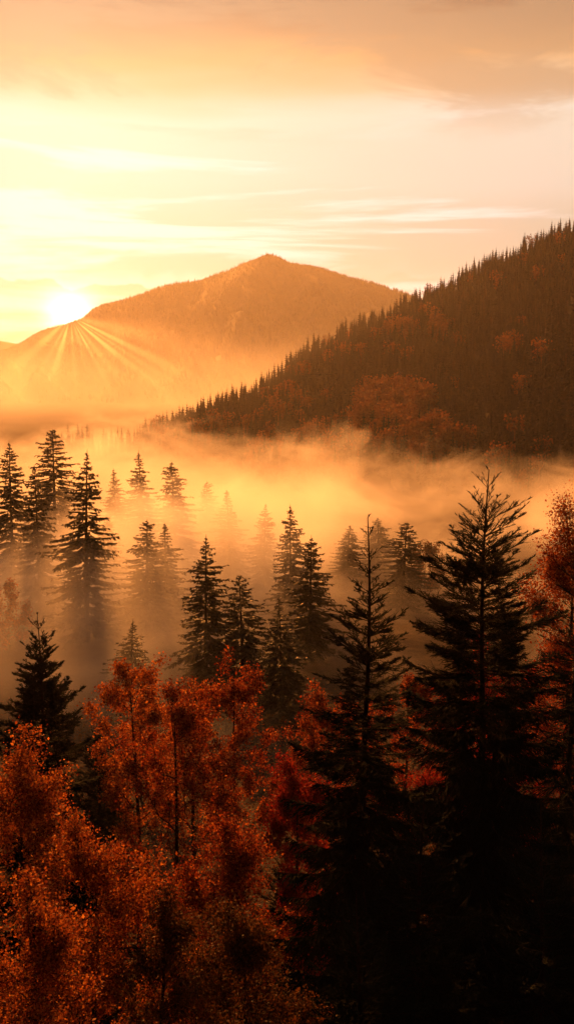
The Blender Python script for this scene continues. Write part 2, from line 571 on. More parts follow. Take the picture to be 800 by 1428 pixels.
def spruce_mid(H, Rm, rng, low=0.92):
    """spruce seen at 100-350 m: drooping boughs with hanging twigs as jagged blades"""
    tr, cr = MB(), MB()
    hh = np.linspace(0, H, 8)
    lx, ly = rng.uniform(-.55, .55, 2)
    ax = np.stack([lx * (hh / H) ** 2, ly * (hh / H) ** 2, hh], 1)
    side_ph, side_k, pw = rng.uniform(0, 6.28), rng.uniform(.05, .25), rng.uniform(.62, .9)
    rr = 0.03 + 0.012 * (H - hh)
    tr.segs(ax[:-1], ax[1:], rr[:-1], rr[1:], 7)
    s = 0.25
    cr.segs([[lx * .95, ly * .95, H - .6]], [[lx, ly, H + rng.uniform(.1, .7)]], .05, .015, 4)
    while s < H * low:
        k = int(rng.integers(5, 8))
        ph0 = rng.uniform(0, 6.28)
        u = s / (H * low)
        L0 = 1.3 * Rm * (u ** pw) * (1.0 if u < .75 else 1.0 - (u - .75) * 0.9)
        tierk = rng.uniform(.60, 1.22)
        for b in range(k):
            L = max(.15, L0 * tierk * rng.uniform(.6, 1.2))
            phi = ph0 + b * 6.283 / k + rng.uniform(-.4, .4)
            L *= 1 + side_k * math.cos(phi - side_ph)
            h = H - s + rng.uniform(-.2, .2)
            a0 = np.array([lx * (h / H) ** 2, ly * (h / H) ** 2, h])
            e0 = R(np.interp(u, [0, .12, .4, 1], [35, 8, -12, -22]) + rng.uniform(-8, 8))
            m = 6
            el_ = e0 + R(np.interp(u, [0, .2, 1], [10, 22, 26])) * (np.linspace(0, 1, m) ** 2) - R(8) * np.linspace(0, 1, m)
            az_ = phi + 0.12 * rng.standard_normal(m)
            st = np.stack([np.cos(az_) * np.cos(el_), np.sin(az_) * np.cos(el_), np.sin(el_)], 1) * (L / m)
            pts = np.concatenate([a0[None], a0 + st.cumsum(0)])
            cr.segs(pts[:-1], pts[1:], np.linspace(.05, .02, m), np.linspace(.045, .012, m), 3)
            nt = int(5 + L * 17)
            f = rng.uniform(.12, 1, nt) * m
            i0 = np.minimum(f.astype(int), m - 1)
            a = pts[i0] + (pts[i0 + 1] - pts[i0]) * (f - i0)[:, None]
            fwd = norm(st[i0])
            side = norm(np.cross(fwd, [0, 0, 1.0])) * np.where(rng.random(nt) < .5, 1, -1)[:, None]
            hang = rng.random(nt) < .4
            dz_ = np.where(hang, rng.uniform(.8, 1.8, nt), rng.uniform(-.15, .35, nt))
            d = norm(fwd * .9 + side * rng.uniform(.3, 1.1, nt)[:, None] - np.array([0, 0, 1.0]) * dz_[:, None])
            ln = min(1, .35 + L * .5) * np.where(hang, rng.uniform(.25, .55, nt), (0.22 + .32 * L * (1 - f / m)) * rng.uniform(.6, 1.2, nt))
            wd = norm(np.cross(d, rng.standard_normal((nt, 3)))) * (0.11 + .19 * ln)[:, None]
            cr.kites(a, d * ln[:, None], wd, .35)
        s += rng.uniform(.34, .62)
    return tr, cr


def spruce_far(H, Rm, rng, tiers=11):
    b = MB()
    b.segs([[0, 0, 0]], [[0, 0, H * .98]], .26, .03, 4)
    b.segs([[0, 0, H * .12]], [[0, 0, H * .93]], Rm * .42, .05, 6)
    for i in range(tiers):
        u = (i + .35) / tiers
        k = 6 if u > .2 else 4
        L = Rm * (u ** .8) * (1 if u < .8 else 1 - (u - .8) * 1.2)
        ph = rng.uniform(0, 6.28) + np.arange(k) * 6.283 / k + rng.uniform(-.4, .4, k)
        ln = L * rng.uniform(.6, 1.25, k) + .15
        h = H * (1 - u * .9) + rng.uniform(-.3, .3, k)
        e = R(np.interp(u, [0, .3, 1], [20, -14, -26])) + R(8) * rng.standard_normal(k)
        d = np.stack([np.cos(ph) * np.cos(e), np.sin(ph) * np.cos(e), np.sin(e)], 1) * ln[:, None]
        a = np.stack([0 * ph, 0 * ph, h], 1)
        side = norm(np.cross(d, [0, 0, 1.0]))
        b.kites(a, d, side * (ln * rng.uniform(.5, .8, k))[:, None] - np.array([0, 0, .3]) * ln[:, None], .62)
        b.kites(a, d * .9, np.array([0, 0, -1.0]) * (ln * .35)[:, None] + side * .1, .6)
    return b


def broad_far(H, Rm, rng, n=190):
    """autumn tree seen from 400-900 m"""
    b = MB()
    b.segs([[0, 0, 0]], [[0, 0, H * .6]], .3, .12, 5)
    for k in range(6):
        a = rng.uniform(0, 6.28)
        b.segs([[0, 0, H * .35]], [[math.cos(a) * Rm * .6, math.sin(a) * Rm * .6, H * rng.uniform(.6, .85)]], .12, .04, 3)
    nb = 13
    c = rng.standard_normal((nb, 3)); c = norm(c) * (rng.random((nb, 1)) ** .4)
    c = c * [Rm * .75, Rm * .75, H * .30] + [0, 0, H * .62]
    i = rng.integers(0, nb, n)
    p = c[i] + norm(rng.standard_normal((n, 3))) * (Rm * .36) * rng.uniform(.5, 1.1, (n, 1))
    d = norm(rng.standard_normal((n, 3))) * rng.uniform(.5, 1.1, (n, 1)) * Rm * .22
    wd = norm(np.cross(d, rng.standard_normal((n, 3)))) * Rm * .17
    b.kites(p, d, wd, .5)
    return b


def broadleaf(H, crown_r, crown_h, rng, nleaf, leaf, nclus=70, spread=0.55, top_pow=1.0, wob=0.25):
    nleaf = int(nleaf * 1.9); leaf *= .86; nclus = int(nclus * 1.5)
    """autumn tree, base at origin. crown is a loose egg crown_r x crown_h hanging from the top H"""
    tr, cr = MB(), MB()
    zc = H - crown_h
    n = 14
    t = np.linspace(0, 1, n)
    lean = rng.uniform(-.4, .4, 2)
    ax = np.stack([lean[0] * t + .12 * np.sin(5 * t + rng.uniform(0, 6)), lean[1] * t + .12 * np.sin(4 * t + rng.uniform(0, 6)), t * H * .97], 1)
    rr = 0.02 + (0.010 * H) * (1 - t) ** .9
    tr.segs(ax[:-1], ax[1:], rr[:-1], rr[1:], 7)
    axp = lambda h: np.array([np.interp(h, ax[:, 2], ax[:, k]) for k in range(3)])
    # lumpy envelope
    lob = [(rng.uniform(0, 6.28), rng.uniform(.15, .95), rng.uniform(-wob, wob)) for _ in range(9)]
    nodes = []
    lp0, lp1, lr0, lr1 = [], [], [], []
    nprim = 15
    for i in range(nprim):
        u = (i + rng.uniform(0, 1)) / nprim                 # 0 bottom, 1 top of the crown
        phi = i * 2.4 + rng.uniform(-.4, .4)
        width = crown_r * (math.sin(math.pi * min(1, (.12 + .88 * u)) ** top_pow) ** .6) * (1 - .25 * u)
        for (la, lu, lw) in lob:
            width *= 1 + lw * math.exp(-((math.atan2(math.sin(phi - la), math.cos(phi - la))) / .8) ** 2 - ((u - lu) / .25) ** 2)
        z1 = zc + crown_h * min(1.0, u * .95 + .10)
        h0 = max(H * .12, z1 - width * rng.uniform(.8, 1.5) - .4)
        h0 = min(h0, H * .9)
        p0 = axp(h0)
        p1 = np.array([math.cos(phi) * width + ax[-1, 0] * u, math.sin(phi) * width + ax[-1, 1] * u, z1])
        m = 7
        tt = np.linspace(0, 1, m + 1)[:, None]
        ctrl = np.array([p1[0] * .75, p1[1] * .75, p0[2] + (p1[2] - p0[2]) * .35])
        c = (1 - tt) ** 2 * p0 + 2 * tt * (1 - tt) * ctrl + tt ** 2 * p1
        c[1:] += rng.standard_normal((m, 3)) * .05 * width
        r0 = .010 + .014 * width
        lp0.append(c[:-1]); lp1.append(c[1:])
        ra = r0 * (1 - tt[:, 0] * .8)
        lr0.append(ra[:-1]); lr1.append(ra[1:])
        for j in range(2, m + 1):
            nodes.append((c[j], width))
    for j in range(3):
        nodes.append((axp(H * (.86 + .14 * j / 3)), crown_r * .4))
    # secondary branches, each ending in a leafy spray
    tips, dirs = [], []
    nclus = int(nclus * 1.45)
    for c in range(nclus):
        p, wdt = nodes[int(rng.integers(0, len(nodes)))]
        out = norm(np.array([p[0], p[1], 0.0]) + rng.standard_normal(3) * .6 * (abs(p[0]) + abs(p[1]) + .2) + [0, 0, rng.uniform(.1, 1.1) * (abs(p[0]) + .5)])
        L = rng.uniform(.3, 1.0) * crown_r * .5
        mid = p + out * L * .5 + rng.standard_normal(3) * .05
        e = p + out * L + np.array([0, 0, rng.uniform(-.1, .25) * L])
        lp0 += [p[None], mid[None]]; lp1 += [mid[None], e[None]]
        lr0 += [np.array([.018]), np.array([.012])]; lr1 += [np.array([.012]), np.array([.005])]
        for k in range(3):
            q = p + (e - p) * rng.uniform(.35, 1.0)
            d = norm(out + rng.standard_normal(3) * .8)
            ll = rng.uniform(.25, .75) * spread * 1.1
            lp0.append(q[None]); lp1.append((q + d * ll)[None]); lr0.append(np.array([.008])); lr1.append(np.array([.003]))
            tips.append(q); dirs.append(d * ll)
        tips.append(mid); dirs.append(e - mid)
    tr.segs(np.concatenate(lp0), np.concatenate(lp1), np.concatenate(lr0), np.concatenate(lr1), 4)
    tips = np.array(tips); dirs = np.array(dirs)
    i = rng.integers(0, len(tips), nleaf)
    a = tips[i] + dirs[i] * rng.uniform(-.2, 1.15, (nleaf, 1)) + rng.standard_normal((nleaf, 3)) * spread * .29
    d = norm(rng.standard_normal((nleaf, 3)) + [0, 0, -.5])
    ln = leaf * rng.uniform(.45, 1.0, (nleaf, 1)) * (1 + .9 * rng.random((nleaf, 1)) ** 3)
    nrm = rng.standard_normal((nleaf, 3))
    wd = norm(np.cross(d, nrm)) * ln * .72
    cr.kites(a, d * ln, wd, .42)
    return tr, cr


def place_tree(name, tr, cr, tmat, cmat, loc, label, cat, group, rz=0.0):
    e = bpy.data.objects.new(name, None)
    COL.objects.link(e)
    e.empty_display_size = 1.0
    e.location = loc
    e.rotation_euler = (0, 0, rz)
    tag(e, label, cat, group)
    tm = tr if isinstance(tr, bpy.types.Mesh) else tr.mesh(name + '_trunk', tmat, True)
    cm = cr if isinstance(cr, bpy.types.Mesh) else cr.mesh(name + '_crown', cmat)
    link('trunk', tm, e)
    link('crown', cm, e)
    return e


# ------------------------------------------------------------------ foreground spruces
def near_spruce(px, py, y, pts, seed, label, dens=1.0, bare=3.0, low=30, thick=1.0):
    """pts: (metres under the tip, half width) pairs"""
    top = P(px, py, y)
    g = float(gz(top[0], y)) - .3
    rng = np.random.default_rng(seed)
    xs, wsd = zip(*pts)
    tr, cr = spruce_near(top[2] - g, lambda s: float(np.interp(s, xs, wsd)), rng, dens, bare, low, thick)
    return place_tree('spruce_tree', tr, cr, M_bark, M_needle, (top[0], y, g), label, 'spruce', 'dark spruces in the foreground', 0)


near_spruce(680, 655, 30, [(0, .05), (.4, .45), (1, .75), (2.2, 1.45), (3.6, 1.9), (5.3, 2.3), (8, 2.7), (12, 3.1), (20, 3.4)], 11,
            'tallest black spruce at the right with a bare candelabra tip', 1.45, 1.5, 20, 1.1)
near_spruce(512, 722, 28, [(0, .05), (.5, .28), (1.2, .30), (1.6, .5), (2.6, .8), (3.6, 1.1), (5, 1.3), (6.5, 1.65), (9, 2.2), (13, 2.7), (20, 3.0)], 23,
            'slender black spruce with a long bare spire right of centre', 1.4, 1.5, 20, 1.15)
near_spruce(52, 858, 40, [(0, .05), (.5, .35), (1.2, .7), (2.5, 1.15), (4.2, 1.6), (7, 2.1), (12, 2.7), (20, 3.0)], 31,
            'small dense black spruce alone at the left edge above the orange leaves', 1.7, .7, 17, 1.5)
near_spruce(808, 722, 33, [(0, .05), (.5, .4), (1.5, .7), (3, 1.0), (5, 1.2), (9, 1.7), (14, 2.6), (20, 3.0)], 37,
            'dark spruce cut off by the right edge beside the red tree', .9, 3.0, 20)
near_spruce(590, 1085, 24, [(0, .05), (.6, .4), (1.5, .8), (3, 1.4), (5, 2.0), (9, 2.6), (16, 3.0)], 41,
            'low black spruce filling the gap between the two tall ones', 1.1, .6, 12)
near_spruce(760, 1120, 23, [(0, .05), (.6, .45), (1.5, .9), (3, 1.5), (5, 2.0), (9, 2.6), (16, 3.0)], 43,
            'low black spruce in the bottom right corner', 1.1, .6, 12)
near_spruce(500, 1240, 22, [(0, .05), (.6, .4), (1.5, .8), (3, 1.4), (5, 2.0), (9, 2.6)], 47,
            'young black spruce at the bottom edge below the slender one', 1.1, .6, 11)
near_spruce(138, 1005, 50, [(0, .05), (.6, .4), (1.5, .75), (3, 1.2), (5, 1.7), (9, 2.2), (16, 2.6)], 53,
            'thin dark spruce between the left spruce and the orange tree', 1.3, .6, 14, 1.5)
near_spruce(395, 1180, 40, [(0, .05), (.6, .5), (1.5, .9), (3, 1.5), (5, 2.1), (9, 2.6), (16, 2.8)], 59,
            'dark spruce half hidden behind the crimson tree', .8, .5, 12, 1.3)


# ------------------------------------------------------------------ foreground autumn trees
def autumn(px, py, y, half_px, crown_m, mat, seed, label, nleaf=15000, leaf=.10, nclus=70, spread=.55, cat='autumn tree', tp=1.0, wob=.25, name='autumn_tree'):
    top = P(px, py, y)
    g = float(gz(top[0], y)) - .3
    H = top[2] - g
    rng = np.random.default_rng(seed)
    rad = half_px * y / F
    tr, cr = broadleaf(H, rad, min(crown_m, H * .86), rng, nleaf, leaf, nclus, spread, tp, wob)
    return place_tree(name, tr, cr, M_birchbark, mat, (top[0], y, g), label, cat, 'autumn trees in the foreground', 0)


autumn(232, 985, 40, 98, 9.5, M_rust, 101, 'broad rust orange tree in the centre left with a dark forked trunk', 21000, .115, 110, .5)
autumn(190, 938, 48, 62, 7.5, M_orange, 102, 'orange tree with ragged top sprays behind the broad rust tree', 12000, .14, 60, .55, wob=.5)
autumn(332, 938, 47, 64, 9.0, M_rust, 103, 'red orange tree with a pointed tip right of the broad rust tree', 13000, .13, 75, .5, wob=.5)
autumn(265, 960, 52, 60, 8.0, M_orange, 104, 'orange tree peeping out between the two ragged tops', 7000, .14, 45, .5)
autumn(415, 1090, 36, 62, 8.0, M_red, 105, 'crimson tree beside the slender black spruce', 18000, .11, 80, .5)
autumn(20, 1068, 30, 92, 9.0, M_orange, 106, 'bright orange tree at the left edge below the dense spruce', 24000, .10, 100, .55)
autumn(120, 1195, 25, 125, 8.0, M_orange, 107, 'nearest orange tree in the bottom left corner', 32000, .095, 120, .55)
autumn(312, 1175, 30, 100, 9.0, M_rust, 108, 'dull orange tree at the bottom centre', 24000, .10, 110, .55)
autumn(455, 985, 56, 62, 9.0, M_rust, 109, 'glowing red orange tree behind the left side of the slender spruce', 15000, .15, 80, .55, wob=.4)
autumn(560, 955, 58, 60, 9.0, M_rust, 110, 'glowing red orange tree between the slender and the tallest spruce', 14000, .15, 80, .55)
autumn(805, 725, 42, 66, 12.0, M_rust, 111, 'tall crimson tree cut off by the right edge', 26000, .11, 190, .85, wob=.4)
autumn(700, 940, 50, 95, 9.0, M_red, 112, 'red tree showing through the tallest spruce', 22000, .14, 100, .6)
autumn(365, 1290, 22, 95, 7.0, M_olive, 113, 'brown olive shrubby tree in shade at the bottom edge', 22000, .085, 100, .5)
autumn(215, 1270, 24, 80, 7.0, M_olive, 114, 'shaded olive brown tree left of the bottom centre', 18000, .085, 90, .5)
autumn(25, 1270, 19, 90, 6.0, M_orange, 115, 'low orange tree on the left in front of the nearest one', 20000, .08, 90, .5)
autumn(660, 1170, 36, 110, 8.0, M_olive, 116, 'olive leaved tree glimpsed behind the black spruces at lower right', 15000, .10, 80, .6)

# faint ones in the mist
autumn(10, 815, 150, 30, 10.0, M_rust, 120, 'faint rusty tree in brown mist at the left edge', 5000, .3, 40, .9)
autumn(195, 945, 85, 45, 10.0, M_rust, 121, 'faint rusty tree in mist above the orange crowns', 5000, .26, 40, .9)
autumn(592, 762, 228, 24, 12.0, M_olive, 122, 'round crowned tree glowing in the fog beside the dark spruce', 4000, .5, 40, 1.2)

# ------------------------------------------------------------------ spruces standing in the fog
MIDV = []
for i in range(9):
    rng = np.random.default_rng(200 + i)
    t_, c_ = spruce_mid(22.0, 4.2, rng)
    MIDV.append((t_.mesh('misty_spruce_trunk', M_bark, True), c_.mesh('misty_spruce_crown', M_mid)))
MID = [  # column, row of the tip, depth, crown half width in pixels at its widest, label
    (285, 750, 130, 50, 'dark spruce in the fog, tallest of the close trio at the centre'),
    (338, 803, 124, 50, 'dark spruce in the fog, middle one of the close trio'),
    (392, 833, 120, 48, 'dark spruce in the fog, right and lowest one of the close trio'),
    (432, 750, 150, 42, 'dark spruce rising alone from bright fog right of the trio'),
    (405, 706, 185, 38, 'spruce with a dark top behind the lone dark spruce'),
    (203, 727, 168, 52, 'amber see-through spruce, left of the two misty twins'),
    (230, 730, 175, 42, 'amber see-through spruce, right of the two misty twins'),
    (115, 632, 160, 56, 'big dark spruce standing above the fog at upper left'),
    (50, 650, 178, 40, 'brown spruce just left of the big dark one'),
    (12, 618, 195, 44, 'brown spruce at the left edge under the mountain'),
    (73, 600, 255, 42, 'slim amber spruce peaking behind the big dark one'),
    (197, 632, 245, 36, 'pale golden spruce in thick fog, tallest of the back row'),
    (243, 645, 230, 42, 'golden spruce in thick fog right of the tallest back row one'),
    (160, 655, 265, 28, 'ghostly golden spruce between the dark one and the back row'),
    (288, 672, 265, 28, 'small golden spruce in the middle of the back row'),
    (320, 684, 235, 34, 'golden spruce closing the back row on the right'),
    (368, 703, 225, 28, 'faint golden spruce between the back row and the dark top'),
    (484, 733, 235, 28, 'golden spruce in bright fog behind the slender spire'),
    (528, 722, 250, 34, 'pale orange spruce just right of the bare spire'),
    (563, 729, 205, 40, 'darker spruce in glowing fog between the two black spruces'),
    (180, 868, 122, 44, 'shadowy spruce low in the mist above the orange tree'),
    (150, 725, 200, 34, 'dim spruce between the big dark one and the twins'),
]
for i, (px, py, y, hw, lab) in enumerate(MID):
    top = P(px, py, y)
    g = float(gz(top[0], y)) - .4
    H = top[2] - g
    a, b = MIDV[(i * 4) % 9]
    e = place_tree('spruce_tree', a, b, None, None, (top[0], y, g), lab, 'spruce', 'spruces standing in the fog', i * 1.9)
    k = 1.16 * hw * y / F / 4.2
    e.scale = (k, k, H / 22.0)

# ------------------------------------------------------------------ the wooded hill on the right
rng = np.random.default_rng(77)
SPF = [spruce_far(17, 3.1, np.random.default_rng(300 + i)) for i in range(7)]
SPA = [b.arrays() for b in SPF]
SPM = [b.mesh('hill_spruce', M_farneedle) for b in SPF]
BRF = [broad_far(12.5, 5.2, np.random.default_rng(330 + i)) for i in range(5)]
BRA = [b.arrays() for b in BRF]
BRM = [b.mesh('hill_autumn_tree', M_farleaf) for b in BRF]


def gather(pts, variants, vi, sc_, rz):
    """merge many copies of low detail trees into one mesh builder"""
    out = MB()
    for k, (v, q, t) in enumerate(variants):
        sel = np.where(vi == k)[0]
        if not len(sel): continue
        c, s = np.cos(rz[sel])[:, None], np.sin(rz[sel])[:, None]
        x = (v[None, :, 0] * c - v[None, :, 1] * s) * sc_[sel, 0:1] + pts[sel, 0:1]
        y = (v[None, :, 0] * s + v[None, :, 1] * c) * sc_[sel, 0:1] + pts[sel, 1:2]
        z = v[None, :, 2] * sc_[sel, 1:2] + pts[sel, 2:3]
        V = np.stack([x, y, z], -1).reshape(-1, 3)
        off = (np.arange(len(sel)) * len(v))[:, None, None]
        out.add(V, (q[None] + off).reshape(-1, 4) if len(q) else None, (t[None] + off).reshape(-1, 3) if len(t) else None)
    return out


cand = []
y = 330.0
while y < 1075:
    x0, x1 = (-420) / F * y, (620) / F * y
    x = x0 + rng.uniform(0, 6)
    while x < x1:
        cand.append((x + rng.uniform(-2.2, 2.2), y + rng.uniform(-2.6, 2.6)))
        x += rng.uniform(5.0, 8.5)
    y += 6.6
cand = np.array(cand)
pxs = 400 + F * cand[:, 0] / cand[:, 1]
hzv = hz(cand[:, 0], cand[:, 1])
gzv = gz(cand[:, 0], cand[:, 1])
spur = (pxs > 70) & (pxs < 340) & (np.abs(cand[:, 1] - np.interp(pxs, HC_PX, HC_Y)) < 55)
keep = ((hzv > gzv + .5) & (pxs > 60)) | spur
hzv = np.maximum(hzv, gzv)
yc = np.interp(pxs, HC_PX, HC_Y)
keep &= cand[:, 1] < yc + 14
keep &= (rng.random(len(cand)) < 0.93)
keep &= ~((np.abs(cand[:, 1] - yc) < 16) & (vnoise(cand[:, 0] / 9.0, cand[:, 1] / 40.0, 8) > .35))
cand, hzv, pxs, yc = cand[keep], hzv[keep], pxs[keep], yc[keep]
prow = row(cand[:, 0], cand[:, 1], hzv + 8)[1]
# where the autumn trees stand, as patches on the slope
auto = np.zeros(len(cand), bool)
for (cx, cy_, rx, ry, pr) in ((548, 560, 56, 30, .95), (590, 612, 46, 34, .85), (520, 600, 30, 40, .5), (648, 615, 30, 16, .7), (470, 620, 60, 40, .25), (700, 640, 40, 20, .4),
                              (765, 655, 40, 26, .4), (350, 610, 60, 28, .2), (610, 460, 14, 12, .8), (705, 480, 12, 14, .7), (555, 460, 20, 10, .6), (400, 560, 40, 24, .3), (250, 610, 50, 20, .3)):
    m = ((pxs - cx) / rx) ** 2 + ((prow - cy_) / ry) ** 2 < 1
    auto |= m & (rng.random(len(cand)) < pr)
auto |= rng.random(len(cand)) < .018
# broad crowns need room: drop close autumn neighbours
hs = rng.uniform(.62, 1.28, len(cand)) * np.where(auto, 1.2, 1.0) * (1 + .18 * vnoise(cand[:, 0] / 40, cand[:, 1] / 40, 4))
vi = rng.integers(0, 7, len(cand))
rz = rng.uniform(0, 6.28, len(cand))
# the trees that show largest: in the open rows above the fog
near_crest = np.abs(cand[:, 1] - yc) < 12
hs = np.where(near_crest & ~auto, hs * rng.choice([.55, .75, .9, 1.0, 1.15], len(cand)), hs)
hs = np.minimum(hs, np.where(auto, 1.5, 1.22))
size = hs / cand[:, 1]
vis = (pxs > 130) & (pxs < 812) & (prow < 690)
crest = np.abs(cand[:, 1] - yc) < 9
score = np.where(vis, size * (1 + .9 * crest), 0)
N_SP, N_AU = 232, 66
sp_i = np.where(~auto)[0]; sp_i = sp_i[np.argsort(-score[sp_i])][:N_SP]
au_i = np.where(auto)[0]; au_i = au_i[np.argsort(-score[au_i])][:N_AU]
single = np.zeros(len(cand), bool)
single[sp_i] = True; single[au_i] = True


def where_words(px, py, cr):
    if cr:
        spot = 'on the skyline ridge ' + ('below the far mountain' if px < 440 else 'where it meets the far mountain' if px < 600 else 'high against the pale sky')
    elif py < 480: spot = 'high on the shaded right hillside'
    elif py < 560: spot = 'halfway up the shaded right hillside'
    elif py < 625: spot = 'on the lower right hillside'
    else: spot = 'at the hill foot just above the fog'
    if not cr:
        spot += (' below the far mountain' if px < 330 else ' left of the orange clump' if px < 480 else ' by the orange clump' if px < 640 else ' towards the right edge')
    return spot


for idx in np.concatenate([sp_i, au_i]):
    x, y = cand[idx]
    z = float(hzv[idx]) - .5
    px, py = float(pxs[idx]), float(prow[idx])
    spot = where_words(px, py, bool(crest[idx]))
    if auto[idx]:
        o = link('autumn_tree', BRM[vi[idx] % 5], loc=(x, y, z))
        tag(o, 'small orange tree ' + spot, 'autumn tree', 'small orange trees on the right hill, ' + spot)
    else:
        o = link('spruce_tree', SPM[vi[idx]], loc=(x, y, z))
        tag(o, 'small dark spruce ' + spot, 'spruce', 'small spruces on the right hill, ' + spot)
    o.rotation_euler = (0, 0, float(rz[idx]))
    s_ = float(hs[idx])
    o.scale = (s_, s_, s_)

pts = np.stack([cand[:, 0], cand[:, 1], hzv - .5], 1)
scl = np.stack([hs, hs], 1)
m = ~single & ~auto
o = link('hill_forest', gather(pts[m], SPA, vi[m], scl[m], rz[m]).mesh('hill_forest', M_farneedle))
tag(o, 'dense dark conifer forest covering the right hillside', 'forest', kind='stuff')
m = ~single & auto
o = link('hill_autumn_woods', gather(pts[m], BRA, vi[m] % 5, scl[m], rz[m]).mesh('hill_autumn_woods', M_farleaf))
tag(o, 'scattered orange crowns among the conifers of the right hillside', 'forest', kind='stuff')

# forest on the far mountain: small trees over its face and along its crest
rng = np.random.default_rng(78)
n = 16000
pxm = rng.uniform(-60, 640, n)
ym = 1800 + (MC_D + 240 - 1800) * rng.uniform(0, 1, n) ** .7
n2 = 1500
pxm = np.concatenate([pxm, rng.uniform(-60, 640, n2)])
ycm = MC_D + 200 * np.sin(pxm[-n2:] / 170.0)
ym = np.concatenate([ym, ycm + rng.uniform(-14, 6, n2)])
xm = (pxm - 400) / F * ym
zm = mz(xm, ym)
tiny = [spruce_far(15, 3.4, np.random.default_rng(350 + i), 4).arrays() for i in range(4)]
hm = rng.uniform(.40, .95, len(xm)) * np.clip(.9 + .35 * vnoise(xm / 130.0, ym / 210.0, 9), .35, 1.3)
hm[-n2:] *= np.interp(pxm[-n2:], [0, 300, 375, 440, 480, 560], [.7, .45, .3, .7, 1, 1.1])
o = link('mountain_forest', gather(np.stack([xm, ym, zm - 1], 1), tiny, rng.integers(0, 4, len(xm)), np.stack([hm * 1.3, hm], 1), rng.uniform(0, 6.28, len(xm))).mesh('mountain_forest', M_farneedle))
tag(o, 'hazy far-off forest on the slopes of the distant mountain', 'forest', kind='stuff')

# undergrowth filling the floor between the near trees
rng = np.random.default_rng(79)
n = 60000
yu = rng.uniform(24, 130, n); xu = rng.uniform(-.42, .42, n) * (yu + 8)
zu = gz(xu, yu) + np.abs(rng.standard_normal(n)) * .5 * (1 + .6 * vnoise(xu / 2.5, yu / 2.5, 6))
b = MB()
d = norm(rng.standard_normal((n, 3)) + [0, 0, .4]) * rng.uniform(.12, .34, (n, 1))
b.kites(np.stack([xu, yu, zu], 1), d, norm(np.cross(d, rng.standard_normal((n, 3)))) * rng.uniform(.08, .2, (n, 1)), .45)
o = link('undergrowth', b.mesh('undergrowth', M_olive))
tag(o, 'low brown undergrowth and fallen leaves on the forest floor', 'undergrowth', kind='stuff')


# ------------------------------------------------------------------ haze and fog
def box(name, lo, hi, mat):
    x0, y0, z0 = lo; x1, y1, z1 = hi
    v = [(x0, y0, z0), (x1, y0, z0), (x1, y1, z0), (x0, y1, z0), (x0, y0, z1), (x1, y0, z1), (x1, y1, z1), (x0, y1, z1)]
    b = MB()
    b.add(v, [(0, 3, 2, 1), (4, 5, 6, 7), (0, 1, 5, 4), (1, 2, 6, 5), (2, 3, 7, 6), (3, 0, 4, 7)])
    return link(name, b.mesh(name, mat))


m = bpy.data.materials.new('haze_air')
m.use_nodes = True
t = NT(m.node_tree)
pv = t.n('ShaderNodeVolumePrincipled')
pv.inputs['Color'].default_value = (.95, .93, .90, 1)
pv.inputs['Density'].default_value = HAZE_DENSITY
pv.inputs['Anisotropy'].default_value = 0.56
out = t.n('ShaderNodeOutputMaterial')
t.put(out.inputs['Volume'], pv.outputs[0])
m.cycles.homogeneous_volume = True
o = box('haze', (-12000, -110, -64), (12000, 9100, 470), m)
tag(o, 'thin warm haze filling the whole valley', 'haze', kind='stuff')

m = bpy.data.materials.new('valley_fog_vapour')
m.use_nodes = True
t = NT(m.node_tree)
g = t.n('ShaderNodeNewGeometry')
pos = g.outputs['Position']
sp = t.n('ShaderNodeSeparateXYZ')
t.put(sp.inputs[0], pos)
X, Y, Z = sp.outputs
nb = t.noise(t.vm('MULTIPLY', pos, (1, .8, 1.6)), 0.011, 1.0, 0.5)
ns = t.noise(t.vm('ADD', t.vm('MULTIPLY', pos, (1, .8, 1.5)), (31, 7, 3)), 0.032, 4.0, 0.66, 0.8)
fc = t.n('ShaderNodeFloatCurve')
cv = fc.mapping.curves[0]
cv.points[0].location = (0.0, .50); cv.points[1].location = (1.0, .15)
for a_, b_ in ((.0625, .62), (.14, .70), (.22, .70), (.31, .66), (.42, .68), (.56, .62), (.69, .34), (.875, .12)):
    cv.points.new(a_, b_)
fc.mapping.update()
t.put(fc.inputs['Value'], t.mr(Y, 60, 700))
topz = t.mr(fc.outputs[0], 0, 1, -55, -15)
# the bank lies higher towards the left of the valley than under the hill
topz = t.m('ADD', topz, t.mr(t.m('DIVIDE', X, Y), -.18, .22, 3, -10))
topz = t.m('ADD', topz, t.m('MULTIPLY', t.m('SUBTRACT', nb, .5), 40))
topz = t.m('ADD', topz, t.m('MULTIPLY', t.m('SUBTRACT', ns, .5), 52))
# a plume drifting up the foot of the hill
plx = t.m('POWER', t.m('DIVIDE', t.m('ADD', X, 20), 130), 2.0)
ply = t.m('POWER', t.m('DIVIDE', t.m('SUBTRACT', Y, 500), 100), 2.0)
topz = t.m('ADD', topz, t.m('MULTIPLY', t.m('EXPONENT', t.m('MULTIPLY', t.m('ADD', plx, ply), -1.0)), t.mr(ns, .46, .62, 0, 15, True)))
dep = t.mr(t.m('SUBTRACT', topz, Z), -2, 8, 0, 1, True)
patch = t.mr(t.m('ADD', t.m('MULTIPLY', nb, .5), t.m('MULTIPLY', ns, .5)), .40, .60, .22, 1.0, True)
far_thin = t.mr(Y, 230, 400, 2.5, .5, True)
edge = t.m('MULTIPLY', far_thin, t.m('MULTIPLY', t.mr(Y, 85, 145, 0, 1, True), t.mr(Y, 780, 640, 0, 1, True)))
dens = t.m('MULTIPLY', t.m('MULTIPLY', dep, patch), t.m('MULTIPLY', edge, FOG_DENSITY))
pv = t.n('ShaderNodeVolumePrincipled')
pv.inputs['Color'].default_value = (.995, .985, .97, 1)
